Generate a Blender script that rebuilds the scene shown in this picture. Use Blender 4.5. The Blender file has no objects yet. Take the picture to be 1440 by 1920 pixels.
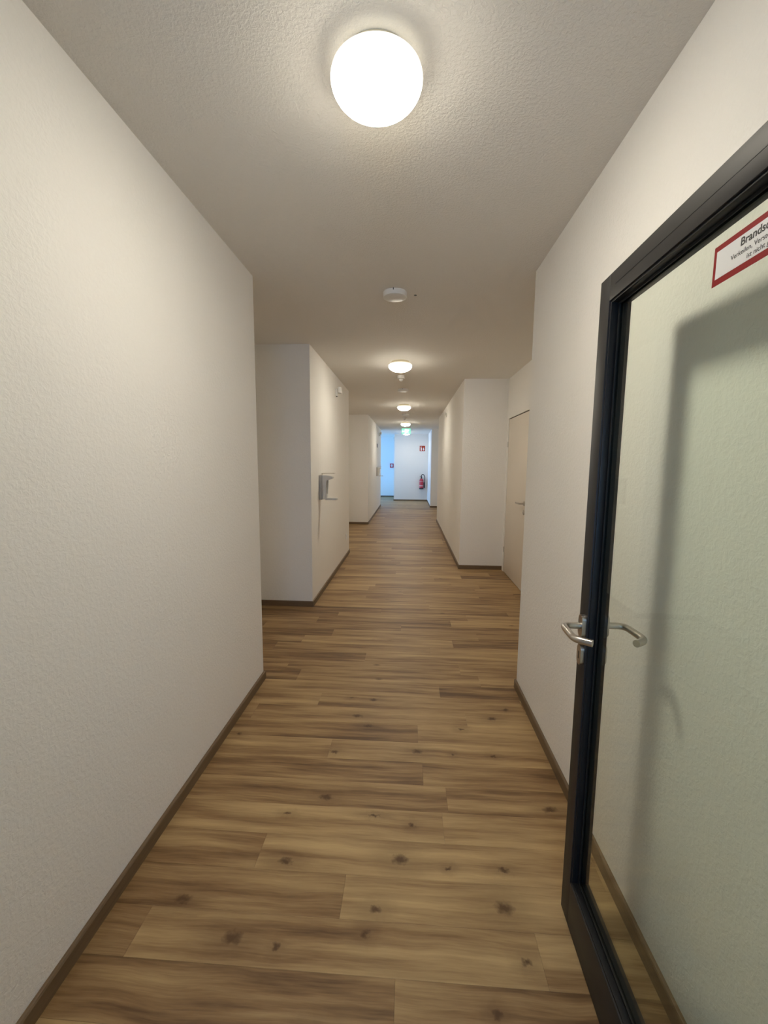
import bpy, bmesh, math, random
from mathutils import Vector, Matrix

# ------------------------------------------------------------------ camera, world, exposure
sc = bpy.context.scene
C = sc.collection
random.seed(7)

CAM_Z = 1.4144
pitch, yaw, roll, fpx = 0.1170, -0.0596, 0.0080, 778.17
fwd = Vector((math.sin(yaw) * math.cos(pitch), math.cos(yaw) * math.cos(pitch), -math.sin(pitch)))
right = Vector((math.cos(yaw), -math.sin(yaw), 0))
up = right.cross(fwd)
r2 = right * math.cos(roll) + up * math.sin(roll)
u2 = -right * math.sin(roll) + up * math.cos(roll)
cam_data = bpy.data.cameras.new('camera')
cam = bpy.data.objects.new('camera', cam_data)
C.objects.link(cam)
cam.matrix_world = Matrix(((r2.x, u2.x, -fwd.x, 0), (r2.y, u2.y, -fwd.y, 0), (r2.z, u2.z, -fwd.z, CAM_Z), (0, 0, 0, 1)))
cam_data.sensor_fit = 'VERTICAL'
cam_data.sensor_height = 24.0
cam_data.lens = fpx / 1920 * 24.0
cam_data.clip_start = 0.02
sc.camera = cam

world = bpy.data.worlds.new('sky')
sc.world = world
world.use_nodes = True
bg = world.node_tree.nodes['Background']
bg.inputs[0].default_value = (0.19, 0.46, 1.0, 1)          # blue daylight beside the warm lamps
bg.inputs[1].default_value = 7.0
sc.view_settings.view_transform = 'Standard'
sc.view_settings.look = 'None'
sc.view_settings.gamma = 1
sc.view_settings.exposure = 0.0
sc.view_settings.use_curve_mapping = False
LAMP_COLOR = (1.0, 0.918, 0.76)
LAMP_POWER = 98.0
sc.cycles.max_bounces = 14
sc.cycles.diffuse_bounces = 9
sc.cycles.transparent_max_bounces = 16
sc.cycles.sample_clamp_indirect = 6
sc.cycles.caustics_reflective = False
sc.cycles.caustics_refractive = False


def portal(loc, rot, sx, sy):
    l = bpy.data.lights.new('window_portal', 'AREA')
    l.shape = 'RECTANGLE'; l.size = sx; l.size_y = sy
    l.cycles.is_portal = True
    o = bpy.data.objects.new('window_portal', l)
    C.objects.link(o); o.location = loc; o.rotation_euler = rot


portal((-3.32, 15.75, 1.25), (0, -math.pi / 2, 0), 2.3, 2.9)    # the far side window
portal((0.0, -3.22, 1.55), (math.pi / 2, 0, 0), 1.6, 1.4)        # unseen window added behind the camera for daylight fill


# ------------------------------------------------------------------ materials
def new_mat(name):
    m = bpy.data.materials.new(name); m.use_nodes = True
    nt = m.node_tree
    return m, nt, nt.nodes['Principled BSDF']


def simple(name, col, rough=0.5, metal=0.0, spec=0.5, bump=None, coat=0.0):
    m, nt, b = new_mat(name)
    b.inputs['Base Color'].default_value = (*col, 1)
    b.inputs['Roughness'].default_value = rough
    b.inputs['Metallic'].default_value = metal
    b.inputs['Specular IOR Level'].default_value = spec
    b.inputs['Coat Weight'].default_value = coat
    if bump:
        sc_, st, di = bump
        tc = nt.nodes.new('ShaderNodeNewGeometry')
        n = nt.nodes.new('ShaderNodeTexNoise'); n.inputs['Scale'].default_value = sc_; n.inputs['Detail'].default_value = 3
        bp = nt.nodes.new('ShaderNodeBump'); bp.inputs['Strength'].default_value = st; bp.inputs['Distance'].default_value = di
        nt.links.new(tc.outputs['Position'], n.inputs['Vector'])
        nt.links.new(n.outputs['Fac'], bp.inputs['Height'])
        nt.links.new(bp.outputs['Normal'], b.inputs['Normal'])
    return m


def plaster(name, col, scale, strength, dist, stretch=(1, 1, 1), rot=0.0):
    m, nt, b = new_mat(name)
    N, L = nt.nodes.new, nt.links.new
    g = N('ShaderNodeNewGeometry')
    mp = N('ShaderNodeMapping'); mp.inputs['Scale'].default_value = stretch; mp.inputs['Rotation'].default_value = (rot, 0, 0)
    L(g.outputs['Position'], mp.inputs['Vector'])
    n1 = N('ShaderNodeTexNoise'); n1.inputs['Scale'].default_value = scale; n1.inputs['Detail'].default_value = 4
    n1.inputs['Roughness'].default_value = 0.55; n1.inputs['Distortion'].default_value = 0.6
    L(mp.outputs['Vector'], n1.inputs['Vector'])
    r = N('ShaderNodeValToRGB'); r.color_ramp.elements[0].position = 0.38; r.color_ramp.elements[1].position = 0.68
    L(n1.outputs['Fac'], r.inputs['Fac'])
    bp = N('ShaderNodeBump'); bp.inputs['Strength'].default_value = strength; bp.inputs['Distance'].default_value = dist
    L(r.outputs['Color'], bp.inputs['Height'])
    L(bp.outputs['Normal'], b.inputs['Normal'])
    n2 = N('ShaderNodeTexNoise'); n2.inputs['Scale'].default_value = 1.4; n2.inputs['Detail'].default_value = 3
    L(g.outputs['Position'], n2.inputs['Vector'])
    mx = N('ShaderNodeMix'); mx.data_type = 'RGBA'
    mx.inputs[6].default_value = (*[c * 0.965 for c in col], 1); mx.inputs[7].default_value = (*col, 1)
    L(n2.outputs['Fac'], mx.inputs[0]); L(mx.outputs[2], b.inputs['Base Color'])
    b.inputs['Roughness'].default_value = 0.85
    b.inputs['Specular IOR Level'].default_value = 0.25
    return m


M = {}
M['wall'] = plaster('wall_paint', (0.87, 0.855, 0.825), 75, 0.30, 0.003, (1, 1, 1))
M['ceiling'] = plaster('ceiling_paint', (0.83, 0.81, 0.77), 100, 0.42, 0.0028)
M['white'] = simple('white_plastic', (0.78, 0.77, 0.74), 0.4)
M['ring'] = simple('ring_glow_tint', (0.80, 0.72, 0.52), 0.4)  # warm tint stands in for lamp light shining through the ring
M['grey_plastic'] = simple('grey_white_plastic', (0.62, 0.61, 0.58), 0.45)
M['door_white'] = simple('door_laminate', (0.74, 0.68, 0.60), 0.5, bump=(40, 0.05, 0.001))
M['gap'] = simple('gap_shade', (0.02, 0.018, 0.015), 0.9)  # near-black puts the shade inside the door gap into the colour
M['frame'] = simple('anthracite_coating', (0.020, 0.0195, 0.020), 0.5, spec=0.35, bump=(180, 0.10, 0.0006))
M['bead'] = simple('black_bead', (0.010, 0.011, 0.013), 0.45, spec=0.3)
M['gasket'] = simple('rubber_gasket', (0.004, 0.004, 0.004), 0.6)
M['plate_grey'] = simple('satin_grey', (0.40, 0.39, 0.37), 0.45)
M['steel'] = simple('brushed_steel', (0.56, 0.53, 0.49), 0.30, metal=1.0)
M['dark'] = simple('dark_lens', (0.03, 0.03, 0.03), 0.3)
M['red'] = simple('red_enamel', (0.50, 0.02, 0.04), 0.3, coat=0.3)
M['red_sign'] = simple('red_sign', (0.42, 0.045, 0.012), 0.6, spec=0.2)
M['red_tape'] = simple('red_print', (0.26, 0.008, 0.010), 0.6, spec=0.2)
M['paper'] = simple('white_print', (0.80, 0.80, 0.80), 0.5)
M['ink'] = simple('black_print', (0.03, 0.03, 0.03), 0.5)
M['rubber'] = simple('black_rubber', (0.012, 0.012, 0.014), 0.5)
M['label_print'] = simple('pale_print', (0.72, 0.45, 0.45), 0.5)
M['subfloor'] = simple('subfloor', (0.05, 0.035, 0.02), 0.9)

# skirting wood
m, nt, b = new_mat('skirting_wood')
g = nt.nodes.new('ShaderNodeNewGeometry'); mp = nt.nodes.new('ShaderNodeMapping'); mp.inputs['Scale'].default_value = (3, 3, 60)
n = nt.nodes.new('ShaderNodeTexNoise'); n.inputs['Scale'].default_value = 2.0; n.inputs['Detail'].default_value = 4
r = nt.nodes.new('ShaderNodeValToRGB')
r.color_ramp.elements[0].color = (0.115, 0.072, 0.036, 1); r.color_ramp.elements[1].color = (0.20, 0.135, 0.075, 1)
nt.links.new(g.outputs['Position'], mp.inputs['Vector']); nt.links.new(mp.outputs['Vector'], n.inputs['Vector'])
nt.links.new(n.outputs['Fac'], r.inputs['Fac']); nt.links.new(r.outputs['Color'], b.inputs['Base Color'])
b.inputs['Roughness'].default_value = 0.5
M['skirting'] = m

# emissive materials
def emissive(name, col, strength):
    m, nt, b = new_mat(name)
    b.inputs['Base Color'].default_value = (0.8, 0.8, 0.8, 1)
    b.inputs['Emission Color'].default_value = (*col, 1)
    b.inputs['Emission Strength'].default_value = strength
    return m


M['opal'] = emissive('opal_lit_glass', LAMP_COLOR, LAMP_POWER)
_nt = M['opal'].node_tree                                   # opal shade is brightest below the bulbs and dimmer at its rim
_g = _nt.nodes.new('ShaderNodeNewGeometry'); _s = _nt.nodes.new('ShaderNodeSeparateXYZ'); _m = _nt.nodes.new('ShaderNodeMapRange')
_m.inputs['From Min'].default_value = 0.1; _m.inputs['From Max'].default_value = -0.9
_nt.links.new(_g.outputs['True Normal'], _s.inputs[0]); _nt.links.new(_s.outputs['Z'], _m.inputs['Value'])
_p = _nt.nodes.new('ShaderNodeMath'); _p.operation = 'POWER'; _p.inputs[1].default_value = 2.3
_q = _nt.nodes.new('ShaderNodeMath'); _q.operation = 'MULTIPLY_ADD'; _q.inputs[1].default_value = LAMP_POWER * 0.98; _q.inputs[2].default_value = LAMP_POWER * 0.011
_nt.links.new(_m.outputs[0], _p.inputs[0]); _nt.links.new(_p.outputs[0], _q.inputs[0])
_nt.links.new(_q.outputs[0], _nt.nodes['Principled BSDF'].inputs['Emission Strength'])
M['exit_green'] = emissive('exit_green', (0.0, 0.62, 0.36), 1.2)
M['exit_white'] = emissive('exit_white', (0.75, 1.0, 0.95), 1.6)

# door glass: slightly green, see-through, sheen by angle
m = bpy.data.materials.new('door_glass'); m.use_nodes = True
nt = m.node_tree; nt.nodes.clear()
o = nt.nodes.new('ShaderNodeOutputMaterial'); tr = nt.nodes.new('ShaderNodeBsdfTransparent')
tr.inputs[0].default_value = (0.970, 0.998, 0.962, 1)
gl = nt.nodes.new('ShaderNodeBsdfGlossy'); gl.inputs['Roughness'].default_value = 0.02
fr = nt.nodes.new('ShaderNodeFresnel'); fr.inputs[0].default_value = 1.45
mx = nt.nodes.new('ShaderNodeMixShader')
gg = nt.nodes.new('ShaderNodeNewGeometry'); io = nt.nodes.new('ShaderNodeMapRange')      # same sheen on front and back faces
io.inputs['To Min'].default_value = 1.26; io.inputs['To Max'].default_value = 1 / 1.26
nt.links.new(gg.outputs['Backfacing'], io.inputs['Value']); nt.links.new(io.outputs[0], fr.inputs[0])
nt.links.new(fr.outputs[0], mx.inputs[0]); nt.links.new(tr.outputs[0], mx.inputs[1]); nt.links.new(gl.outputs[0], mx.inputs[2])
nt.links.new(mx.outputs[0], o.inputs[0])
M['glass'] = m

# floor planks: stretched grain, tone per plank, knots printed where the floor shows them
KNOTS = [(-0.012, 1.337, .024, 1.5), (-0.421, 1.303, .015, 2.2), (.325, 1.197, .026, 1.4), (-.086, 1.163, .014, 1.6), (-.112, 1.095, .016, 1.1),
         (-.508, 1.057, .022, 1.7), (-.372, 1.043, .011, 1.2), (.358, 1.052, .013, 1.3), (.158, 1.316, .009, 1.5), (.352, 1.323, .010, 2.4),
         (.030, 1.483, .013, 1.0), (-.335, 1.598, .017, 2.0), (-.472, 1.505, .008, 2.5), (.601, 1.597, .017, 2.2), (-.121, 1.519, .007, 4.0),
         (-.270, 2.175, .016, 2.2), (-.199, 2.090, .015, 2.2), (.300, 2.097, .012, 1.6), (.482, 2.201, .018, 1.6), (-.347, 1.874, .014, 1.6),
         (.061, 1.907, .019, 1.6), (.429, 1.899, .010, 1.8), (.234, 1.895, .009, 1.3), (-.870, 1.976, .013, 1.2), (.577, 2.294, .012, 2.0),
         (-.194, 2.342, .014, 2.4), (-.714, 1.155, .018, 1.8), (-.329, 2.353, .008, 2.0), (.25, .93, .012, 1.4), (-.22, .86, .016, 1.8)]
m, nt, b = new_mat('plank_wood')
N, L = nt.nodes.new, nt.links.new


def math_n(op, a=None, c=None, v0=None, v1=None):
    x = N('ShaderNodeMath'); x.operation = op
    if a is not None: L(a, x.inputs[0])
    if c is not None: L(c, x.inputs[1])
    if v0 is not None: x.inputs[0].default_value = v0
    if v1 is not None: x.inputs[1].default_value = v1
    return x.outputs[0]


g = N('ShaderNodeNewGeometry')
at = N('ShaderNodeAttribute'); at.attribute_name = 'tone'; at.attribute_type = 'GEOMETRY'
off = N('ShaderNodeCombineXYZ')
L(math_n('MULTIPLY', at.outputs['Fac'], v1=37.0), off.inputs[0]); L(math_n('MULTIPLY', at.outputs['Fac'], v1=91.0), off.inputs[2])
pos = N('ShaderNodeVectorMath'); pos.operation = 'ADD'
L(g.outputs['Position'], pos.inputs[0]); L(off.outputs[0], pos.inputs[1])
# wavy distortion
dn = N('ShaderNodeTexNoise'); dn.inputs['Scale'].default_value = 3.0; dn.inputs['Detail'].default_value = 2
L(pos.outputs[0], dn.inputs['Vector'])
dv = N('ShaderNodeCombineXYZ'); L(math_n('MULTIPLY', math_n('SUBTRACT', dn.outputs['Fac'], v1=0.5), v1=0.035), dv.inputs[1])
pos2 = N('ShaderNodeVectorMath'); pos2.operation = 'ADD'; L(pos.outputs[0], pos2.inputs[0]); L(dv.outputs[0], pos2.inputs[1])


def noise(scale_vec, sc_, det, rough=0.55):
    mp = N('ShaderNodeMapping'); mp.inputs['Scale'].default_value = scale_vec; L(pos2.outputs[0], mp.inputs['Vector'])
    n = N('ShaderNodeTexNoise'); n.inputs['Scale'].default_value = sc_; n.inputs['Detail'].default_value = det; n.inputs['Roughness'].default_value = rough
    L(mp.outputs['Vector'], n.inputs['Vector']); return n.outputs['Fac']


broad = noise((0.55, 8, 1), 2.5, 4, 0.6)
fine = noise((3.0, 85, 1), 2.0, 5, 0.65)
pore = noise((30, 260, 1), 1.0, 2)
mix1 = math_n('ADD', math_n('MULTIPLY', broad, v1=1.12), math_n('MULTIPLY', fine, v1=0.27))
mix1 = math_n('ADD', mix1, math_n('MULTIPLY', pore, v1=0.07))
mix1 = math_n('ADD', mix1, math_n('MULTIPLY', math_n('SUBTRACT', at.outputs['Fac'], v1=0.5), v1=0.34))
ramp = N('ShaderNodeValToRGB'); L(math_n('SUBTRACT', mix1, v1=0.215), ramp.inputs['Fac'])
cr = ramp.color_ramp
cr.elements[0].position = 0.26; cr.elements[0].color = (0.125, 0.065, 0.026, 1)
cr.elements[1].position = 0.80; cr.elements[1].color = (0.50, 0.345, 0.163, 1)
e = cr.elements.new(0.42); e.color = (0.24, 0.138, 0.058, 1)
e = cr.elements.new(0.58); e.color = (0.36, 0.233, 0.107, 1)
# knots
kd = N('ShaderNodeTexNoise'); kd.inputs['Scale'].default_value = 60; kd.inputs['Detail'].default_value = 3
L(g.outputs['Position'], kd.inputs['Vector'])
ks = N('ShaderNodeVectorMath'); ks.operation = 'SCALE'; ks.inputs['Scale'].default_value = 0.030
L(kd.outputs['Color'], ks.inputs[0])
kp = N('ShaderNodeVectorMath'); kp.operation = 'ADD'; L(g.outputs['Position'], kp.inputs[0]); L(ks.outputs[0], kp.inputs[1])
total = None; halo = None
for (kx, ky, kr, asp) in KNOTS:
    mp = N('ShaderNodeMapping'); mp.vector_type = 'TEXTURE'
    mp.inputs['Location'].default_value = (kx + .015, ky + .015, 0); mp.inputs['Scale'].default_value = (kr * asp, kr, 50)
    L(kp.outputs[0], mp.inputs['Vector'])
    ln = N('ShaderNodeVectorMath'); ln.operation = 'LENGTH'; L(mp.outputs['Vector'], ln.inputs[0])
    mr = N('ShaderNodeMapRange'); mr.inputs['From Min'].default_value = 1.45; mr.inputs['From Max'].default_value = 0.15
    mr.interpolation_type = 'SMOOTHSTEP'
    L(ln.outputs['Value'], mr.inputs['Value'])
    total = mr.outputs[0] if total is None else math_n('MAXIMUM', total, mr.outputs[0])
    mr = N('ShaderNodeMapRange'); mr.inputs['From Min'].default_value = 4.2; mr.inputs['From Max'].default_value = 0.6
    mr.interpolation_type = 'SMOOTHSTEP'
    L(ln.outputs['Value'], mr.inputs['Value'])
    halo = mr.outputs[0] if halo is None else math_n('MAXIMUM', halo, mr.outputs[0])
# knots of the farther rows
vo = N('ShaderNodeTexVoronoi'); vo.inputs['Scale'].default_value = 1.0
mpv = N('ShaderNodeMapping'); mpv.inputs['Scale'].default_value = (2.6, 5.4, 1); L(pos.outputs[0], mpv.inputs['Vector']); L(mpv.outputs[0], vo.inputs['Vector'])
mr = N('ShaderNodeMapRange'); mr.inputs['From Min'].default_value = 0.085; mr.inputs['From Max'].default_value = 0.01; L(vo.outputs['Distance'], mr.inputs['Value'])
sep = N('ShaderNodeSeparateXYZ'); L(g.outputs['Position'], sep.inputs[0])
far = math_n('GREATER_THAN', sep.outputs['Y'], v1=2.4)
total = math_n('MAXIMUM', total, math_n('MULTIPLY', mr.outputs[0], far))
total = math_n('MAXIMUM', total, math_n('MULTIPLY', math_n('MULTIPLY', halo, fine), v1=0.55))
kn = N('ShaderNodeMix'); kn.data_type = 'RGBA'; L(math_n('MULTIPLY', total, v1=0.86), kn.inputs[0])
L(ramp.outputs['Color'], kn.inputs[6]); kn.inputs[7].default_value = (0.060, 0.022, 0.005, 1)
L(kn.outputs[2], b.inputs['Base Color'])
rr = N('ShaderNodeMapRange'); rr.inputs['To Min'].default_value = 0.42; rr.inputs['To Max'].default_value = 0.56; L(fine, rr.inputs['Value'])
L(rr.outputs[0], b.inputs['Roughness'])
b.inputs['Specular IOR Level'].default_value = 0.42
bp = N('ShaderNodeBump'); bp.inputs['Strength'].default_value = 0.12; bp.inputs['Distance'].default_value = 0.001
L(fine, bp.inputs['Height']); L(bp.outputs['Normal'], b.inputs['Normal'])
M['plank'] = m


# ------------------------------------------------------------------ helpers
def mesh_obj(name, bm, mat, parent=None, loc=(0, 0, 0), smooth=False):
    me = bpy.data.meshes.new(name)
    bmesh.ops.recalc_face_normals(bm, faces=bm.faces)
    bm.to_mesh(me); bm.free()
    for mt in (mat if isinstance(mat, (list, tuple)) else [mat]):
        me.materials.append(mt)
    if smooth:
        for p in me.polygons: p.use_smooth = True
        me.set_sharp_from_angle(angle=math.radians(38))
    o = bpy.data.objects.new(name, me); C.objects.link(o)
    o.location = loc
    if parent: o.parent = parent
    return o


def box(bm, x0, x1, y0, y1, z0, z1, bev=0.0, seg=2):
    r = bmesh.ops.create_cube(bm, size=1.0, matrix=Matrix.Translation(((x0 + x1) / 2, (y0 + y1) / 2, (z0 + z1) / 2)) @ Matrix.Diagonal((x1 - x0, y1 - y0, z1 - z0, 1)))
    if bev:
        es = {e for v in r['verts'] for e in v.link_edges}
        bmesh.ops.bevel(bm, geom=list(es), offset=bev, segments=seg, affect='EDGES', profile=0.5)
    return bm


def boxes(name, lst, mat, parent=None, bev=0.0, loc=(0, 0, 0)):
    bm = bmesh.new()
    for b_ in lst: box(bm, *b_, bev=bev)
    return mesh_obj(name, bm, mat, parent, loc, smooth=bev > 0)


def lathe(bm, prof, seg=48, axis='Z', loc=(0, 0, 0), sx=1.0, sy=1.0):
    """prof: (radius, height) pairs"""
    rings = []
    rot = {'Z': Matrix.Identity(3), 'X': Matrix.Rotation(math.pi / 2, 3, 'Y'), 'Y': Matrix.Rotation(-math.pi / 2, 3, 'X')}[axis]
    for (r, h) in prof:
        if r < 1e-6:
            rings.append([bm.verts.new(rot @ Vector((0, 0, h)) + Vector(loc))])
        else:
            rings.append([bm.verts.new(rot @ Vector((r * sx * math.cos(2 * math.pi * i / seg), r * sy * math.sin(2 * math.pi * i / seg), h)) + Vector(loc)) for i in range(seg)])
    for a, c in zip(rings, rings[1:]):
        for i in range(seg):
            j = (i + 1) % seg
            if len(a) == 1 and len(c) > 1: bm.faces.new((a[0], c[i], c[j]))
            elif len(c) == 1 and len(a) > 1: bm.faces.new((a[i], a[j], c[0]))
            elif len(a) > 1: bm.faces.new((a[i], a[j], c[j], c[i]))
    for rg in (rings[0], rings[-1]):
        if len(rg) > 1: bm.faces.new(rg)
    return bm


def smooth_path(pts, rad, n=6):
    """round the corners of a polyline"""
    pts = [Vector(p) for p in pts]; out = [pts[0]]
    for i in range(1, len(pts) - 1):
        a, p, c = pts[i - 1], pts[i], pts[i + 1]
        d1 = (a - p); d2 = (c - p); rr_ = min(rad, d1.length * .49, d2.length * .49)
        s, e_ = p + d1.normalized() * rr_, p + d2.normalized() * rr_
        for k in range(n + 1):
            t = k / n
            out.append(s * (1 - t) ** 2 + p * 2 * t * (1 - t) + e_ * t * t)
    out.append(pts[-1]); return out


def tube(bm, pts, r, seg=14):
    pts = [Vector(p) for p in pts]; rings = []
    t0 = (pts[1] - pts[0]).normalized()
    ref = Vector((0, 0, 1)) if abs(t0.z) < .9 else Vector((1, 0, 0))
    nrm = t0.cross(ref).normalized()
    for i, p in enumerate(pts):
        t = (pts[min(i + 1, len(pts) - 1)] - pts[max(i - 1, 0)]).normalized()
        nrm = (nrm - t * nrm.dot(t)).normalized(); bi = t.cross(nrm)
        rings.append([bm.verts.new(p + (nrm * math.cos(2 * math.pi * k / seg) + bi * math.sin(2 * math.pi * k / seg)) * r) for k in range(seg)])
    for a, c in zip(rings, rings[1:]):
        for i in range(seg):
            j = (i + 1) % seg; bm.faces.new((a[i], a[j], c[j], c[i]))
    bm.faces.new(rings[0]); bm.faces.new(rings[-1])
    return bm


def prism(bm, poly, axis, a0, a1):
    """extrude a 2-D polygon along an axis; poly in the two other axes in order (y,z)/(x,z)/(x,y)"""
    def P(u, v, w): return {'X': (w, u, v), 'Y': (u, w, v), 'Z': (u, v, w)}[axis]
    lo = [bm.verts.new(P(u, v, a0)) for u, v in poly]; hi = [bm.verts.new(P(u, v, a1)) for u, v in poly]
    n_ = len(poly)
    bm.faces.new(lo); bm.faces.new(hi[::-1])
    for i in range(n_):
        j = (i + 1) % n_; bm.faces.new((lo[i], lo[j], hi[j], hi[i]))
    return bm


def stadium(cy, cz, w, h, n=10):
    """tall rounded shape"""
    r = w / 2; pts = []
    for k in range(n + 1):
        a = math.pi * k / n; pts.append((cy + r * math.cos(a), cz + h / 2 - r + r * math.sin(a)))
    for k in range(n + 1):
        a = math.pi + math.pi * k / n; pts.append((cy + r * math.cos(a), cz - h / 2 + r + r * math.sin(a)))
    return pts


def empty(name, loc, rz=0.0):
    o = bpy.data.objects.new(name, None); C.objects.link(o); o.location = loc; o.rotation_euler = (0, 0, rz)
    o.empty_display_size = 0.05
    return o


def tag(o, label=None, cat=None, group=None, kind=None):
    if label: o['label'] = label
    if cat: o['category'] = cat
    if group: o['group'] = group
    if kind: o['kind'] = kind
    return o


def dup(root, loc, rz=None):
    r_ = root.copy(); C.objects.link(r_); r_.location = loc
    if rz is not None: r_.rotation_euler = (0, 0, rz)
    for ch in list(root.children):
        c = ch.copy(); C.objects.link(c); c.parent = r_
        for gch in ch.children:
            d = gch.copy(); C.objects.link(d); d.parent = c
    return r_


def struct(name, lst, mat, parent=None, bev=0.0):
    o = boxes(name, lst, mat, parent, bev)
    if not parent: o['kind'] = 'structure'
    return o


# ------------------------------------------------------------------ the shell
H = 2.5
XL, XR = -0.9350, 0.7005
XN, XF = -1.50, 1.2612           # niche backs
A, B = 2.530, 2.541              # near wall ends
C1, C2 = 3.926, 6.427            # middle left block
D1, D2 = 9.505, 13.787           # farther left block
E1, E2 = 5.558, 10.2             # middle right block
G1, K = 13.41, 15.767            # far right block, end wall
XK = -0.571
BY = 17.55                       # wall at the far window bay

floor = struct('floor', [(-3.4, 1.7, -3.2, 17.9, -0.15, -0.006)], M['subfloor'])
ceiling = struct('ceiling', [(-3.4, 1.7, -3.2, 17.9, H, H + 0.15)], M['ceiling'])
W = M['wall']
T = 0.0005
struct('wall_left', [(-1.7, XL, -3.0, A, 0, H)], W)
struct('wall_left_niche', [(-1.7, XN, A + T, C1 - T, 0, H)], W)
struct('wall_left.001', [(-1.7, XL, C1, C2, 0, H)], W)
struct('wall_left_niche.001', [(-1.7, XN, C2 + T, D1 - T, 0, H)], W)
struct('wall_left.002', [(-3.3, -0.9410, D1, D2, 0, H)], W)
struct('wall_right', [(XR, 1.7, -3.0, B, 0, H)], W)
DY0, DY1, DZ = 4.545, 5.475, 1.992        # opening of the room door in the right niche
struct('wall_right_niche', [(XF, 1.7, B + T, DY0, 0, H), (XF, 1.7, DY1, E1 - T, 0, H), (XF, 1.7, DY0, DY1, DZ, H), (XF + 0.12, 1.7, DY0, DY1, 0, DZ)], W)
struct('wall_right.001', [(0.6935, 1.7, E1, E2, 0, H)], W)
struct('wall_right_niche.001', [(XF, 1.7, E2 + T, G1 - T, 0, H)], W)
struct('wall_right.002', [(0.6945, 1.7, G1, 17.9, 0, H)], W)
struct('wall_end', [(XK, 0.6940, K, BY + 0.25, 0, H)], W)
struct('wall_end.001', [(-3.4, XK - T, BY, BY + 0.25, 0, H)], W)
# window wall of the far bay (X = -3.2), facing the passage
struct('wall_bay', [(-3.4, -3.2, D2 + T, BY - T, 0, 0.15), (-3.4, -3.2, D2 + T, BY - T, 2.35, H), (-3.4, -3.2, D2 + T, 14.3, 0.15, 2.35), (-3.4, -3.2, 17.2, BY - T, 0.15, 2.35)], W)
# back wall behind the camera, with an unseen window added as daylight fill
struct('wall_back', [(-1.7, 1.7, -3.2, -3.0 - T, 0, 0.85), (-1.7, 1.7, -3.2, -3.0 - T, 2.25, H), (-1.7, -0.8, -3.2, -3.0 - T, 0.85, 2.25), (0.8, 1.7, -3.2, -3.0 - T, 0.85, 2.25)], W)
w1 = struct('window_1', [(-3.30, -3.24, 14.3, 14.36, 0.15, 2.35), (-3.30, -3.24, 17.14, 17.2, 0.15, 2.35), (-3.30, -3.24, 14.36, 17.14, 0.15, 0.21),
                         (-3.30, -3.24, 14.36, 17.14, 2.29, 2.35), (-3.30, -3.24, 15.72, 15.78, 0.21, 2.29)], M['white'])
boxes('pane', [(-3.275, -3.268, 14.36, 15.72, 0.21, 2.29)], M['glass'], w1)
boxes('pane', [(-3.275, -3.268, 15.78, 17.14, 0.21, 2.29)], M['glass'], w1)
w2 = struct('fill_window', [(-0.8, -0.74, -3.15, -3.09, 0.85, 2.25), (0.74, 0.8, -3.15, -3.09, 0.85, 2.25), (-0.74, 0.74, -3.15, -3.09, 0.85, 0.91), (-0.74, 0.74, -3.15, -3.09, 2.19, 2.25)], M['white'])
boxes('pane', [(-0.74, 0.74, -3.125, -3.118, 0.91, 2.19)], M['glass'], w2)


# skirting boards
def skirt(name, x0, y0, x1, y1, nx, ny):
    """board along a wall line with outward normal (nx, ny): brown face, rounded top edge"""
    t, h = 0.012, 0.054
    bm = bmesh.new()
    prof = [(0, 0), (t, 0), (t, h - 0.006), (t - 0.003, h - 0.001), (t - 0.006, h), (0, h)]
    lo = [bm.verts.new((x0 + nx * u, y0 + ny * u, v)) for u, v in prof]
    hi = [bm.verts.new((x1 + nx * u, y1 + ny * u, v)) for u, v in prof]
    bm.faces.new(lo); bm.faces.new(hi[::-1])
    for i in range(len(prof)):
        j = (i + 1) % len(prof); bm.faces.new((lo[i], lo[j], hi[j], hi[i]))
    o = mesh_obj(name, bm, M['skirting']); o['kind'] = 'structure'
    return o


s = 0.012
skirt('baseboard_left', XL, 0.22, XL, A + s, 1, 0)
skirt('baseboard_left.001', XN, A + s, XL, A, 0, 1)
skirt('baseboard_left.002', XN, A, XN, C1, 1, 0)
skirt('baseboard_left.003', XN, C1, XL, C1, 0, -1)
skirt('baseboard_left.004', XL, C1 - s, XL, C2 + s, 1, 0)
skirt('baseboard_left.005', XN, C2, XN, D1, 1, 0)
skirt('baseboard_left.006', XN, D1, -0.941, D1, 0, -1)
skirt('baseboard_left.007', -0.941, D1 - s, -0.941, D2 + s, 1, 0)
skirt('baseboard_right', XR, 0.22, XR, B + s, -1, 0)
skirt('baseboard_right.001', XF, B, XF, DY0 - 0.01, -1, 0)
skirt('baseboard_right.002', XF - 0.001, E1, 0.6935, E1, 0, -1)
skirt('baseboard_right.003', 0.6935, E1 - s, 0.6935, E2 + s, -1, 0)
skirt('baseboard_right.004', XF, E2, XF, G1, -1, 0)
skirt('baseboard_right.005', XF, G1, 0.6945, G1, 0, -1)
skirt('baseboard_right.006', 0.6945, G1 - s, 0.6945, K - s, -1, 0)
skirt('baseboard_end', XK, K, 0.6945, K, 0, -1)
skirt('baseboard_end.001', XK, K - s, XK, BY - s, -1, 0)
skirt('baseboard_end.002', -3.2, BY, XK, BY, 0, -1)

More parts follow.
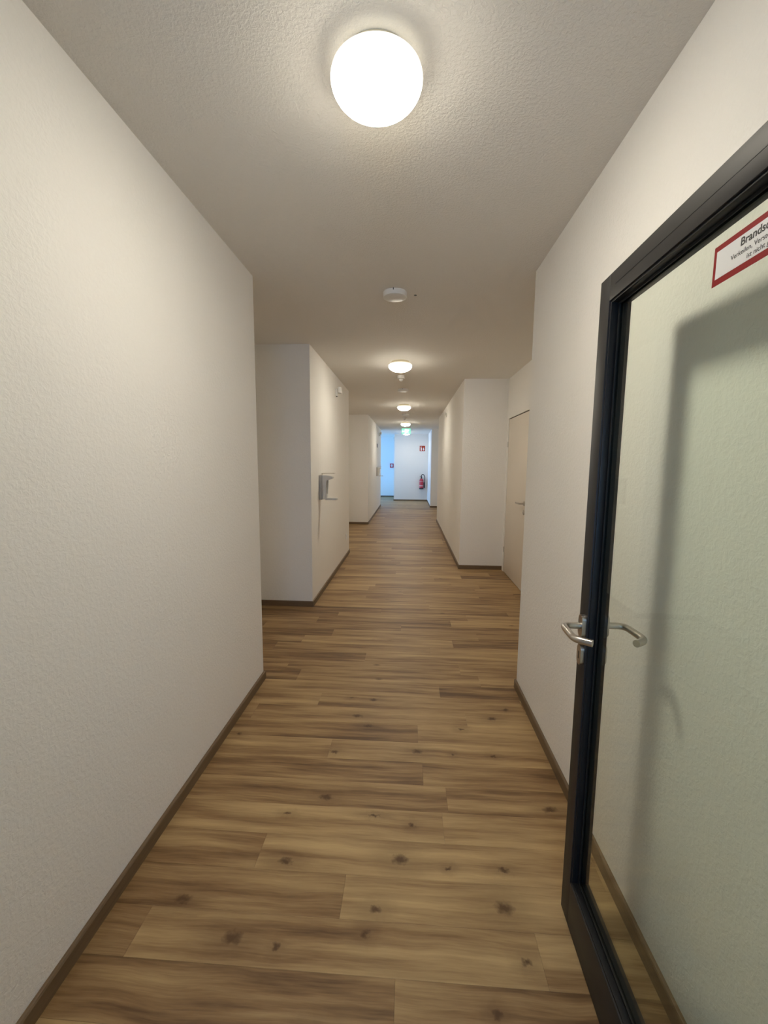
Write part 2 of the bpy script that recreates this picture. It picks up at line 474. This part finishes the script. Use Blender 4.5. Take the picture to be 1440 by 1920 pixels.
# ------------------------------------------------------------------ floor planks
PW, PL, Y0, GAP = 0.1405, 1.20, 0.989, 0.00015
KNOWN = {-1: -0.018, 0: -0.80, 1: -0.197, 2: -0.523, 3: 0.154, 4: -1.02, 5: 0.083, 6: -0.374, 7: 0.066, 8: 0.337, 9: -0.518, 10: 0.209, 11: -0.72,
         12: 0.368, 13: -0.30, 14: 0.179, 15: 0.363, 16: -0.62, 17: -0.05, 18: -0.81, 19: 0.553, 20: -0.25, 21: 0.22, 25: -0.441}
TONES = {0: (0.30, 0.62), 1: (0.34, 0.72), 2: (0.36, 0.74), 3: (0.62, 0.70), 4: (0.40, 0.42), 5: (0.30, 0.30), 6: (0.62, 0.85), 7: (0.25, 0.66), 8: (0.42, 0.74), 9: (0.5, 0.62)}


def plank_mesh(bm, x0, x1, y0, y1, lay, tone, cx=0.0, cy=0.0):
    c = 0.0004
    x0 -= cx; x1 -= cx; y0 -= cy; y1 -= cy
    v = [bm.verts.new(p) for p in ((x0, y0, -.006), (x1, y0, -.006), (x1, y1, -.006), (x0, y1, -.006), (x0, y0, -c), (x1, y0, -c), (x1, y1, -c), (x0, y1, -c),
                                   (x0 + c, y0 + c, 0), (x1 - c, y0 + c, 0), (x1 - c, y1 - c, 0), (x0 + c, y1 - c, 0))]
    fs = [bm.faces.new([v[i] for i in q]) for q in ((8, 9, 10, 11), (4, 5, 9, 8), (5, 6, 10, 9), (6, 7, 11, 10), (7, 4, 8, 11), (0, 1, 5, 4), (1, 2, 6, 5), (2, 3, 7, 6), (3, 0, 4, 7))]
    for f in fs:
        f[lay] = tone


def row_joints(k):
    j = KNOWN.get(k)
    if j is None: j = random.Random(k * 13 + 5).uniform(-0.6, 0.6)
    js = [j]
    while js[0] > -3.4: js.insert(0, js[0] - PL)
    while js[-1] < 1.7: js.append(js[-1] + PL)
    return js


def xlim(y):
    if y > D2 - .1: return (-3.4, 0.72)
    if C2 - .1 < y < D1 + .1 or A - .1 < y < C1 + .1: lo = -1.55
    else: lo = -1.0
    hi = 1.32 if (B - .1 < y < E1 + .1 or E2 - .1 < y < G1 + .1) else 0.76
    return (lo, hi)


bmf = bmesh.new(); layf = bmf.faces.layers.float.new('tone')
for k in range(-29, 120):
    ya = Y0 + k * PW; yb = ya + PW
    if yb > 17.85: break
    lo = min(xlim(ya)[0], xlim(yb)[0]); hi = max(xlim(ya)[1], xlim(yb)[1])
    js = row_joints(k)
    for i, (a, c) in enumerate(zip(js, js[1:])):
        xa, xb = max(a, lo), min(c, hi)
        if xb - xa < 0.02: continue
        rnd = random.Random(k * 101 + i * 7)
        tone = rnd.uniform(0.15, 0.85)
        if k in TONES and k in KNOWN: tone = TONES[k][0] if c <= KNOWN[k] + .01 else TONES[k][1]
        tone += rnd.uniform(-.02, .02)
        if -4 <= k <= 46:
            bm = bmesh.new(); lay = bm.faces.layers.float.new('tone')
            cx, cy = (xa + xb) / 2, (ya + yb) / 2
            plank_mesh(bm, xa + GAP, xb - GAP, ya + GAP, yb - GAP, lay, tone, cx, cy)
            mesh_obj('plank', bm, M['plank'], floor, (cx, cy, 0))
        else:
            plank_mesh(bmf, xa + GAP, xb - GAP, ya + GAP, yb - GAP, layf, tone)
fp = mesh_obj('plank', bmf, M['plank'], floor); fp['kind'] = 'stuff'

# ------------------------------------------------------------------ glass door standing open along the right wall
door = empty('door_1', (0.508, 1.213, 0), -0.0208)
tag(door, 'open glazed door with dark grey metal frame and red bordered sign', kind='structure')
DH, DW, TH, ST = 1.899, 1.02, 0.056, 0.057
F = M['frame']
boxes('stile', [(0, TH, -ST, 0, 0.008, DH)], F, door, 0.0015)
boxes('stile', [(0, TH, -DW, -DW + ST, 0.008, DH)], F, door, 0.0015)
rail_t = boxes('rail', [(0, TH, -DW + ST, -ST, DH - 0.066, DH)], F, door, 0.0012)
rail_b = boxes('rail', [(0, TH, -DW + ST, -ST, 0.008, 0.152)], F, door, 0.0012)
# fine pressed line along the top rail
boxes('reveal_line', [(-0.0006, 0.0002, -DW + 0.30, -ST - 0.03, DH - 0.036, DH - 0.0345)], M['bead'], rail_t)
zi0, zi1, yi0, yi1 = 0.152, DH - 0.066, -DW + ST, -ST
for (nm, x0, x1, wdt, mat) in (('glazing_bead', 0.004, 0.021, 0.006, 'bead'), ('gasket', 0.021, 0.0235, 0.011, 'gasket'), ('gasket', 0.0305, 0.033, 0.011, 'gasket'), ('glazing_bead', 0.033, 0.052, 0.006, 'bead')):
    boxes(nm, [(x0, x1, yi1 - wdt, yi1, zi0, zi1), (x0, x1, yi0, yi0 + wdt, zi0, zi1), (x0, x1, yi0 + wdt, yi1 - wdt, zi0, zi0 + wdt), (x0, x1, yi0 + wdt, yi1 - wdt, zi1 - wdt, zi1)], M[mat], door, 0.001 if nm == 'glazing_bead' else 0)
boxes('glass_pane', [(0.0236, 0.0304, yi0 + 0.002, yi1 - 0.002, zi0 + 0.002, zi1 - 0.002)], M['glass'], door)
for z in (0.25, 0.95, 1.65):
    bm = bmesh.new(); lathe(bm, [(0.010, -0.05), (0.010, 0.05)], 16, 'Z', (-0.006, -DW - 0.004, z)); mesh_obj('hinge', bm, M['steel'], door, smooth=True)


def lever_set(parent, side):
    """side -1: corridor face, +1: wall face"""
    x = 0.0 if side < 0 else TH
    yc, zc = (-0.036 if side < 0 else -0.027), 0.956
    def X(d): return x + side * d
    bm = bmesh.new(); prism(bm, stadium(yc, zc, 0.030, 0.066), 'X', X(0.0), X(0.011)); ro = mesh_obj('rosette', bm, M['steel'], parent, smooth=True)
    bm = bmesh.new(); prism(bm, stadium(yc, zc - 0.086, 0.028, 0.060), 'X', X(0.0), X(0.010)); es = mesh_obj('keyhole_plate', bm, M['steel'], parent, smooth=True)
    boxes('keyhole', [(min(X(0.0095), X(0.0105)), max(X(0.0095), X(0.0105)), yc - 0.003, yc + 0.003, zc - 0.098, zc - 0.076)], M['dark'], es)
    bm = bmesh.new(); tube(bm, smooth_path([(X(0.008), yc, zc), (X(0.060), yc, zc), (X(0.064), yc - 0.102, zc + 0.002), (X(0.028), yc - 0.128, zc + 0.003)], 0.030, 8), 0.0095, 18)
    mesh_obj('lever', bm, M['steel'], parent, smooth=True)


lever_set(door, -1)
lever_set(door, 1)

# paper notice on the glass: red border, three centred lines
SY0, SY1, SZ0, SZ1 = -0.644, -0.414, 1.722, 1.787
notice = empty('warning_sticker', (0.508, 1.213, 0), -0.0208)
tag(notice, 'white sticker with red border and black lettering on the glass door', 'sign')
NX = 0.0234
boxes('red_border', [(NX - 0.0006, NX, SY0, SY1, SZ0, SZ1)], M['red_tape'], notice)
boxes('white_field', [(NX - 0.0010, NX - 0.0006, SY0 + 0.007, SY1 - 0.007, SZ0 + 0.0105, SZ1 - 0.0095)], M['paper'], notice)


def text_obj(body, size, cy, z, mat, parent, x, bold=False):
    cu = bpy.data.curves.new('lettering', 'FONT'); cu.body = body; cu.size = size; cu.align_x = 'CENTER'; cu.align_y = 'CENTER'
    cu.extrude = 0.0001
    if bold: cu.offset = size * 0.02
    to = bpy.data.objects.new('tmp', cu); C.objects.link(to)
    dg = bpy.context.evaluated_depsgraph_get()
    me = bpy.data.meshes.new_from_object(to.evaluated_get(dg))
    C.objects.unlink(to); bpy.data.objects.remove(to)
    me.materials.clear(); me.materials.append(mat)
    # text x axis -> local -Y (reads from the free edge towards the hinges), text up -> Z
    me.transform(Matrix(((0, 0, -1, x), (-1, 0, 0, cy), (0, 1, 0, z), (0, 0, 0, 1))))
    o_ = bpy.data.objects.new('lettering', me); C.objects.link(o_); o_.parent = parent
    return o_


SC = (SY0 + SY1) / 2
text_obj('Brandschutztür', 0.0175, SC, 1.7665, M['ink'], notice, NX - 0.0012, True)
text_obj('Verkeilen, Verstellen, Festbinden', 0.0110, SC, 1.7515, M['ink'], notice, NX - 0.0012)
text_obj('ist nicht gestattet', 0.0110, SC, 1.7395, M['ink'], notice, NX - 0.0012)

# frame of the doorway beside the camera
dfm = boxes('door_frame', [(0.497, XR - 0.0005, 0.11, 0.17, 0, 2.40), (XL + 0.0005, -0.62, 0.11, 0.17, 0, 2.40), (XL + 0.0005, XR - 0.0005, 0.11, 0.17, 2.40, H - 0.0005), (-0.62, 0.497, 0.11, 0.17, 1.93, 1.99)], F, None, 0)
tag(dfm, 'dark grey doorway frame the glazed door hangs on', 'door frame')

# ------------------------------------------------------------------ flush room door in the right niche
d2 = empty('door_2', (XF, (DY0 + DY1) / 2, 0)); d2['kind'] = 'structure'
d2['label'] = 'closed plain cream flush door in the recess behind the glazed door'
hw = (DY1 - DY0) / 2
boxes('door_leaf', [(0.004, 0.044, -hw + 0.007, hw - 0.005, 0.006, DZ - 0.011)], M['door_white'], d2, 0.001)
boxes('door_lining', [(0.012, 0.11, -hw + 0.0002, -hw + 0.003, 0.0, DZ - 0.0005), (0.012, 0.11, hw - 0.003, hw - 0.0002, 0.0, DZ - 0.0005), (0.012, 0.11, -hw + 0.003, hw - 0.003, DZ - 0.003, DZ - 0.0005)], M['gap'], d2)  # lining coloured near-black so the gap reads as shaded
for z in (0.30, 1.665):
    bm = bmesh.new(); lathe(bm, [(0.007, -0.035), (0.007, 0.035)], 14, 'Z', (-0.004, hw - 0.002, z)); mesh_obj('hinge', bm, M['grey_plastic'], d2, smooth=True)
bm = bmesh.new(); lathe(bm, [(0.026, 0.0), (0.026, -0.009), (0.024, -0.010)], 28, 'X', (0.0, -hw + 0.075, 0.985)); ro = mesh_obj('rosette', bm, M['steel'], d2, smooth=True)
ro.location = (0.004, 0, 0)
bm = bmesh.new(); tube(bm, smooth_path([(-0.002, -hw + 0.075, 0.985), (-0.050, -hw + 0.075, 0.985), (-0.056, -hw + 0.205, 0.983)], 0.022, 6), 0.0095, 14); mesh_obj('lever', bm, M['steel'], d2, smooth=True)
bm = bmesh.new(); lathe(bm, [(0.026, 0.0), (0.026, -0.008), (0.024, -0.009)], 28, 'X', (0.004, -hw + 0.075, 0.885)); ep = mesh_obj('keyhole_plate', bm, M['steel'], d2, smooth=True)
boxes('keyhole', [(-0.0058, -0.0045, -hw + 0.072, -hw + 0.078, 0.873, 0.895)], M['dark'], ep)

# ------------------------------------------------------------------ ceiling lamps
LX = -0.113


def make_lamp():
    root = empty('ceiling_lamp', (-0.105, 1.268, H))
    bm = bmesh.new(); lathe(bm, [(0.093, 0.0), (0.096, -0.004), (0.096, -0.020), (0.092, -0.024)], 56); mesh_obj('base_ring', bm, M['ring'], root, smooth=True)
    bm = bmesh.new()
    prof = [(0.090, -0.0245), (0.116, -0.027), (0.1245, -0.033), (0.1265, -0.042)]
    for k in range(1, 15):
        a = k / 14 * math.pi / 2
        prof.append((0.1265 * math.cos(a) ** 0.92 if k < 14 else 0.0, -0.042 - 0.066 * math.sin(a)))
    lathe(bm, prof, 56); mesh_obj('glass_dome', bm, M['opal'], root, smooth=True)
    return root


lamp = make_lamp()
lamp_specs = [(1.252, 'large glowing round dome lamp nearest on the ceiling, above the glazed door'),
              (4.62, 'second glowing dome lamp, on the ceiling just before the first motion sensor'),
              (7.93, 'third glowing dome lamp, between second smoke detector and third one'),
              (11.25, 'fourth glowing dome lamp, just above and before the green exit sign'),
              (14.65, 'farthest glowing dome lamp, showing below the green exit sign')]
for i, (y, lab) in enumerate(lamp_specs):
    o = lamp if i == 0 else dup(lamp, (LX, y, H))
    tag(o, lab, 'ceiling lamp', 'round lamps along the corridor ceiling')
o = dup(lamp, (LX, -1.9, H)); tag(o, 'glowing round dome lamp on the ceiling behind the doorway frame', 'ceiling lamp', 'round lamps along the corridor ceiling')

# ------------------------------------------------------------------ smoke detectors, motion sensors
det = empty('smoke_detector', (-0.108, 2.80, H))
bm = bmesh.new(); lathe(bm, [(0.074, 0.0), (0.077, -0.003), (0.077, -0.026), (0.074, -0.032), (0.060, -0.036), (0.0, -0.037)], 48); mesh_obj('housing', bm, M['white'], det, smooth=True)
boxes('release_notch', [(-0.010, -0.005, -0.0785, -0.074, -0.012, 0.0)], M['dark'], det)
tag(det, 'white round smoke detector between the nearest and second dome lamps', 'smoke detector', 'smoke detectors on the corridor ceiling')
o = dup(det, (-0.106, 6.28, H)); tag(o, 'white round smoke detector just beyond the small motion sensor', 'smoke detector', 'smoke detectors on the corridor ceiling')
o = dup(det, (-0.10, 9.35, H)); tag(o, 'faint round smoke detector beyond the third dome lamp', 'smoke detector', 'smoke detectors on the corridor ceiling')

ms = empty('motion_sensor', (-0.119, 5.34, H))
bm = bmesh.new(); lathe(bm, [(0.044, 0.0), (0.046, -0.004), (0.045, -0.034), (0.040, -0.038)], 36); mesh_obj('housing', bm, M['white'], ms, smooth=True)
bm = bmesh.new(); lathe(bm, [(0.024, -0.0385), (0.026, -0.048), (0.023, -0.060), (0.013, -0.070), (0.0, -0.073)], 28); mesh_obj('lens', bm, M['white'], ms, smooth=True)
tag(ms, 'small white motion sensor just beyond the second dome lamp', 'sensor', 'motion sensors on the corridor ceiling')
o = dup(ms, (-0.122, 10.0, H)); tag(o, 'small motion sensor silhouetted against the fourth dome lamp', 'sensor', 'motion sensors on the corridor ceiling')
bm = bmesh.new(); lathe(bm, [(0.0, -0.0015), (0.009, -0.0015), (0.010, 0.0)], 16); cp = mesh_obj('ceiling_hole_cap', bm, M['ink'], None, (0.023, 2.849, H))
tag(cp, 'tiny dark spot in the ceiling beside the nearest smoke detector', 'hole')
bm = bmesh.new(); lathe(bm, [(0.0, -0.010), (0.020, -0.009), (0.026, 0.0)], 18); cp = mesh_obj('ceiling_plug', bm, M['white'], None, (0.055, 9.3, H))
tag(cp, 'tiny white plug in the ceiling beside the third smoke detector', 'plug')

# ------------------------------------------------------------------ hand sanitiser dispensers
def make_disp():
    r_ = empty('soap_dispenser', (XL, 4.315, 1.03))
    # wall plate and body (local +X away from wall)
    boxes('back_plate', [(0.0002, 0.032, -0.046, 0.046, 0.0, 0.255)], M['plate_grey'], r_, 0.003)
    bm = bmesh.new()
    poly = [(0.032, 0.004), (0.072, 0.004), (0.080, 0.012), (0.074, 0.190), (0.084, 0.207), (0.118, 0.214), (0.142, 0.222), (0.146, 0.236), (0.128, 0.246), (0.070, 0.254), (0.032, 0.254)]
    prism(bm, poly, 'Y', -0.041, 0.041)
    bmesh.ops.bevel(bm, geom=bm.edges[:], offset=0.004, segments=2, affect='EDGES')
    mesh_obj('body', bm, M['grey_plastic'], r_, smooth=True)
    bm = bmesh.new(); tube(bm, smooth_path([(0.090, 0.0, 0.210), (0.086, 0.0, 0.150), (0.080, 0.0, 0.060)], 0.02, 5), 0.006, 10); mesh_obj('pump_tube', bm, M['grey_plastic'], r_, smooth=True)
    for yy in (-0.030, 0.030):
        bm = bmesh.new(); tube(bm, smooth_path([(0.022, yy, 0.240), (0.022, yy, 0.274), (0.158, yy, 0.276)], 0.02, 6), 0.0028, 8); mesh_obj('arm_lever', bm, M['steel'], r_, smooth=True)
    bm = bmesh.new(); tube(bm, [(0.158, -0.0328, 0.276), (0.158, 0.0328, 0.276)], 0.003, 8); mesh_obj('lever_bar', bm, M['steel'], r_, smooth=True)
    bm = bmesh.new()
    pts = [(0.060, -0.038), (0.170, -0.038)] + [(0.170 + 0.022 * math.sin(a), -0.038 * math.cos(a)) for a in [math.pi * k / 8 for k in range(1, 8)]] + [(0.170, 0.038), (0.060, 0.038)]
    prism(bm, pts, 'Z', -0.004, 0.018)
    bmesh.ops.bevel(bm, geom=bm.edges[:], offset=0.005, segments=2, affect='EDGES'); mesh_obj('drip_tray', bm, M['grey_plastic'], r_, smooth=True)
    return r_


dsp = make_disp()
tag(dsp, 'grey wall dispenser with long arm lever and drip tray, nearer one', 'dispenser', 'wall dispensers on the left walls')
o = dup(dsp, (-0.941, 11.97, 1.045)); tag(o, 'distant grey wall dispenser seen beside the blue lit bay', 'dispenser', 'wall dispensers on the left walls')

# ------------------------------------------------------------------ swivel wall sensors
def make_wsens():
    r_ = empty('wall_sensor', (XL, 5.30, 2.30))
    boxes('wall_bracket', [(0.0002, 0.030, -0.035, 0.035, -0.055, 0.030)], M['white'], r_, 0.006)
    boxes('swivel_arm', [(0.026, 0.050, -0.014, 0.014, -0.020, 0.008)], M['grey_plastic'], r_, 0.003)
    bm = bmesh.new(); box(bm, 0.034, 0.078, -0.050, 0.050, -0.022, 0.052, bev=0.012, seg=3); mesh_obj('sensor_head', bm, M['white'], r_, smooth=True)
    bm = bmesh.new(); lathe(bm, [(0.0, -0.012), (0.008, -0.010), (0.009, 0.0)], 14, 'Z', (0.016, -0.018, -0.055)); mesh_obj('cable_stub', bm, M['dark'], r_, smooth=True)
    return r_


wsn = make_wsens()
GW = 'white swivel wall sensors near the ceiling'
tag(wsn, 'white swivel wall sensor high on the wall above the nearer dispenser', 'sensor', GW)
o = dup(wsn, (-0.941, 12.95, 2.315)); tag(o, 'distant white wall sensor high above the farther dispenser', 'sensor', GW)
o = dup(wsn, (0.6935, 8.04, 2.335), math.pi); o.scale = (0.45, 0.7, 0.7); tag(o, 'small white wall sensor high on the wall beyond the cream door', 'sensor', GW)
o = dup(wsn, (XK - T, 16.0, 2.345), math.pi); o.scale = (0.6, 1, 1.3); tag(o, 'small bright wall sensor at the corner where the blue bay begins', 'sensor', GW)

# socket low on the left block
sk = empty('wall_socket', (XL, 6.12, 0.313))
boxes('cover_plate', [(0.0002, 0.010, -0.041, 0.041, -0.041, 0.041)], M['white'], sk, 0.003)
bm = bmesh.new(); lathe(bm, [(0.0, 0.0102), (0.020, 0.0104), (0.021, 0.013), (0.0235, 0.013), (0.0235, 0.0095)], 24, 'X'); mesh_obj('socket_well', bm, M['white'], sk, smooth=True)
tag(sk, 'white power socket low on the wall below the nearer dispenser', 'socket')
# dark slip on the far left wall
sl = boxes('wall_plate', [(-0.9408, -0.925, 12.06, 12.14, 1.86, 1.97)], M['dark'], None, 0.003)
tag(sl, 'small dark plate on the wall just above the farther dispenser', 'plate')

# ------------------------------------------------------------------ exit sign
ex = empty('exit_sign', (-0.110, 12.5, 2.452))
ex_x0, ex_x1, ex_z0, ex_z1 = -0.134, 0.134, -0.178, -0.012
boxes('mount_bar', [(-0.134, 0.134, -0.020, 0.020, -0.012, 0.0475)], M['grey_plastic'], ex, 0.003)
boxes('sign_panel', [(ex_x0, ex_x1, -0.006, 0.006, ex_z0, ex_z1)], M['exit_green'], ex, 0.001)
# pictogram: doorway, running figure, arrow
boxes('doorway_mark', [(-0.040, 0.008, -0.0075, -0.0062, -0.160, -0.030)], M['exit_white'], ex)
bm = bmesh.new()
yq = (-0.0090, -0.0077)
def limb(p, q, w):
    p, q = Vector(p), Vector(q); d = (q - p).normalized(); n_ = Vector((-d.y, d.x)) * w / 2
    prism(bm, [tuple(p + n_), tuple(p - n_), tuple(q - n_), tuple(q + n_)], 'Y', yq[0], yq[1])
for (p, q, w) in (((0.052, -0.062), (0.040, -0.104), 0.024), ((0.050, -0.066), (0.074, -0.080), 0.010), ((0.074, -0.080), (0.088, -0.066), 0.009), ((0.048, -0.064), (0.022, -0.070), 0.010),
                  ((0.022, -0.070), (0.014, -0.090), 0.009), ((0.042, -0.100), (0.066, -0.122), 0.013), ((0.066, -0.122), (0.062, -0.152), 0.011), ((0.038, -0.100), (0.024, -0.130), 0.013), ((0.024, -0.130), (-0.004, -0.134), 0.011)):
    limb(p, q, w)
lathe(bm, [(0.0, 0.0077), (0.013, 0.0077), (0.013, 0.0090), (0.0, 0.0090)], 16, 'Y', (0.060, 0.0, -0.044))
for v in bm.verts:
    if v.co.y > 0: v.co.y = -v.co.y
mesh_obj('running_figure', bm, M['exit_white'], ex)
bm = bmesh.new(); prism(bm, [(-0.118, -0.098), (-0.092, -0.060), (-0.092, -0.084), (-0.056, -0.084), (-0.056, -0.112), (-0.092, -0.112), (-0.092, -0.136)], 'Y', -0.0075, -0.0062)
mesh_obj('arrow_mark', bm, M['exit_white'], ex)
tag(ex, 'lit green and white emergency exit sign hanging from the ceiling', 'sign')

# ------------------------------------------------------------------ end wall: extinguisher, sign, call point
fe = empty('fire_extinguisher', (0.462, K, 0.455))
bm = bmesh.new(); lathe(bm, [(0.070, 0.0), (0.080, 0.006), (0.080, 0.045), (0.078, 0.048)], 36, 'Z', (0, -0.105, 0)); mesh_obj('foot', bm, M['rubber'], fe, smooth=True)
bm = bmesh.new(); lathe(bm, [(0.076, 0.049), (0.077, 0.32), (0.072, 0.345), (0.055, 0.372), (0.032, 0.388), (0.028, 0.400)], 36, 'Z', (0, -0.105, 0)); cyl = mesh_obj('cylinder', bm, M['red'], fe, smooth=True)
for (z0, z1) in ((0.115, 0.150), (0.285, 0.300)):
    bm = bmesh.new(); lathe(bm, [(0.0785, z0), (0.0785, z1)], 36, 'Z', (0, -0.105, 0)); mesh_obj('printed_band', bm, M['label_print'], cyl, smooth=True)
bm = bmesh.new(); lathe(bm, [(0.020, 0.401), (0.022, 0.425), (0.018, 0.440)], 20, 'Z', (0, -0.105, 0)); vl = mesh_obj('valve', bm, M['rubber'], fe, smooth=True)
boxes('grip', [(-0.055, 0.030, -0.117, -0.093, 0.452, 0.466), (-0.060, 0.020, -0.115, -0.095, 0.478, 0.490), (-0.010, 0.010, -0.115, -0.095, 0.436, 0.480)], M['rubber'], fe, 0.002)
bm = bmesh.new(); tube(bm, smooth_path([(0.015, -0.105, 0.430), (-0.012, -0.11, 0.520), (0.050, -0.112, 0.565), (0.125, -0.112, 0.50), (0.128, -0.108, 0.30), (0.112, -0.105, 0.10)], 0.06, 8), 0.0125, 12); ho = mesh_obj('hose', bm, M['rubber'], fe, smooth=True)
bm = bmesh.new(); lathe(bm, [(0.015, 0.0), (0.024, 0.02), (0.024, 0.20), (0.014, 0.215)], 18, 'Z', (0.110, -0.105, 0.045)); mesh_obj('nozzle', bm, M['rubber'], fe, smooth=True)
boxes('wall_bracket', [(-0.030, 0.030, -0.028, -0.0003, 0.20, 0.42)], M['dark'], fe, 0.002)
tag(fe, 'red fire extinguisher with black hose hung on the end wall', 'fire extinguisher')

fs = empty('fire_sign', (0.480, K, 1.971))
boxes('sign_board', [(-0.101, 0.101, -0.004, -0.0003, -0.100, 0.100)], M['red_sign'], fs)
boxes('border_line', [(-0.098, 0.098, -0.0048, -0.0041, 0.090, 0.096), (-0.098, 0.098, -0.0048, -0.0041, -0.096, -0.090), (-0.098, -0.092, -0.0048, -0.0041, -0.09, 0.09), (0.092, 0.098, -0.0048, -0.0041, -0.09, 0.09)], M['red_sign'], fs)
bm = bmesh.new()
prism(bm, [(-0.066, -0.078), (-0.016, -0.078), (-0.016, 0.010), (-0.022, 0.022), (-0.034, 0.028), (-0.034, 0.040), (-0.048, 0.040), (-0.048, 0.028), (-0.060, 0.022), (-0.066, 0.010)], 'Y', -0.0056, -0.0042)
prism(bm, [(-0.048, 0.044), (-0.020, 0.044), (-0.016, 0.056), (-0.048, 0.056)], 'Y', -0.0056, -0.0042)
prism(bm, [(-0.070, 0.060), (-0.060, 0.072), (-0.030, 0.074), (-0.030, 0.064), (-0.058, 0.060), (-0.078, 0.020), (-0.084, 0.024)], 'Y', -0.0056, -0.0042)
mesh_obj('extinguisher_mark', bm, M['paper'], fs)
bm = bmesh.new(); prism(bm, [(0.030, -0.070), (0.056, -0.074), (0.070, -0.050), (0.066, -0.020), (0.058, -0.004), (0.062, 0.034), (0.046, 0.020), (0.036, 0.050), (0.028, 0.010), (0.020, -0.020), (0.022, -0.052)], 'Y', -0.0056, -0.0042)
mesh_obj('flame_mark', bm, M['paper'], fs)
tag(fs, 'square red sign with white extinguisher symbol above the fire extinguisher', 'sign')

cpt = empty('call_point', (-0.735, BY, 1.318))
boxes('housing', [(-0.078, 0.078, -0.050, -0.0003, -0.085, 0.085)], M['red'], cpt, 0.006)
boxes('push_plate', [(-0.040, 0.040, -0.054, -0.0502, -0.045, 0.045)], M['paper'], cpt, 0.001)
bm = bmesh.new(); lathe(bm, [(0.0, 0.0545), (0.013, 0.0545), (0.013, 0.0575), (0.0, 0.0575)], 18, 'Y')
for v in bm.verts: v.co.y = -abs(v.co.y)
mesh_obj('button', bm, M['ink'], cpt)
tag(cpt, 'red square fire alarm call point on the blue lit wall', 'alarm')
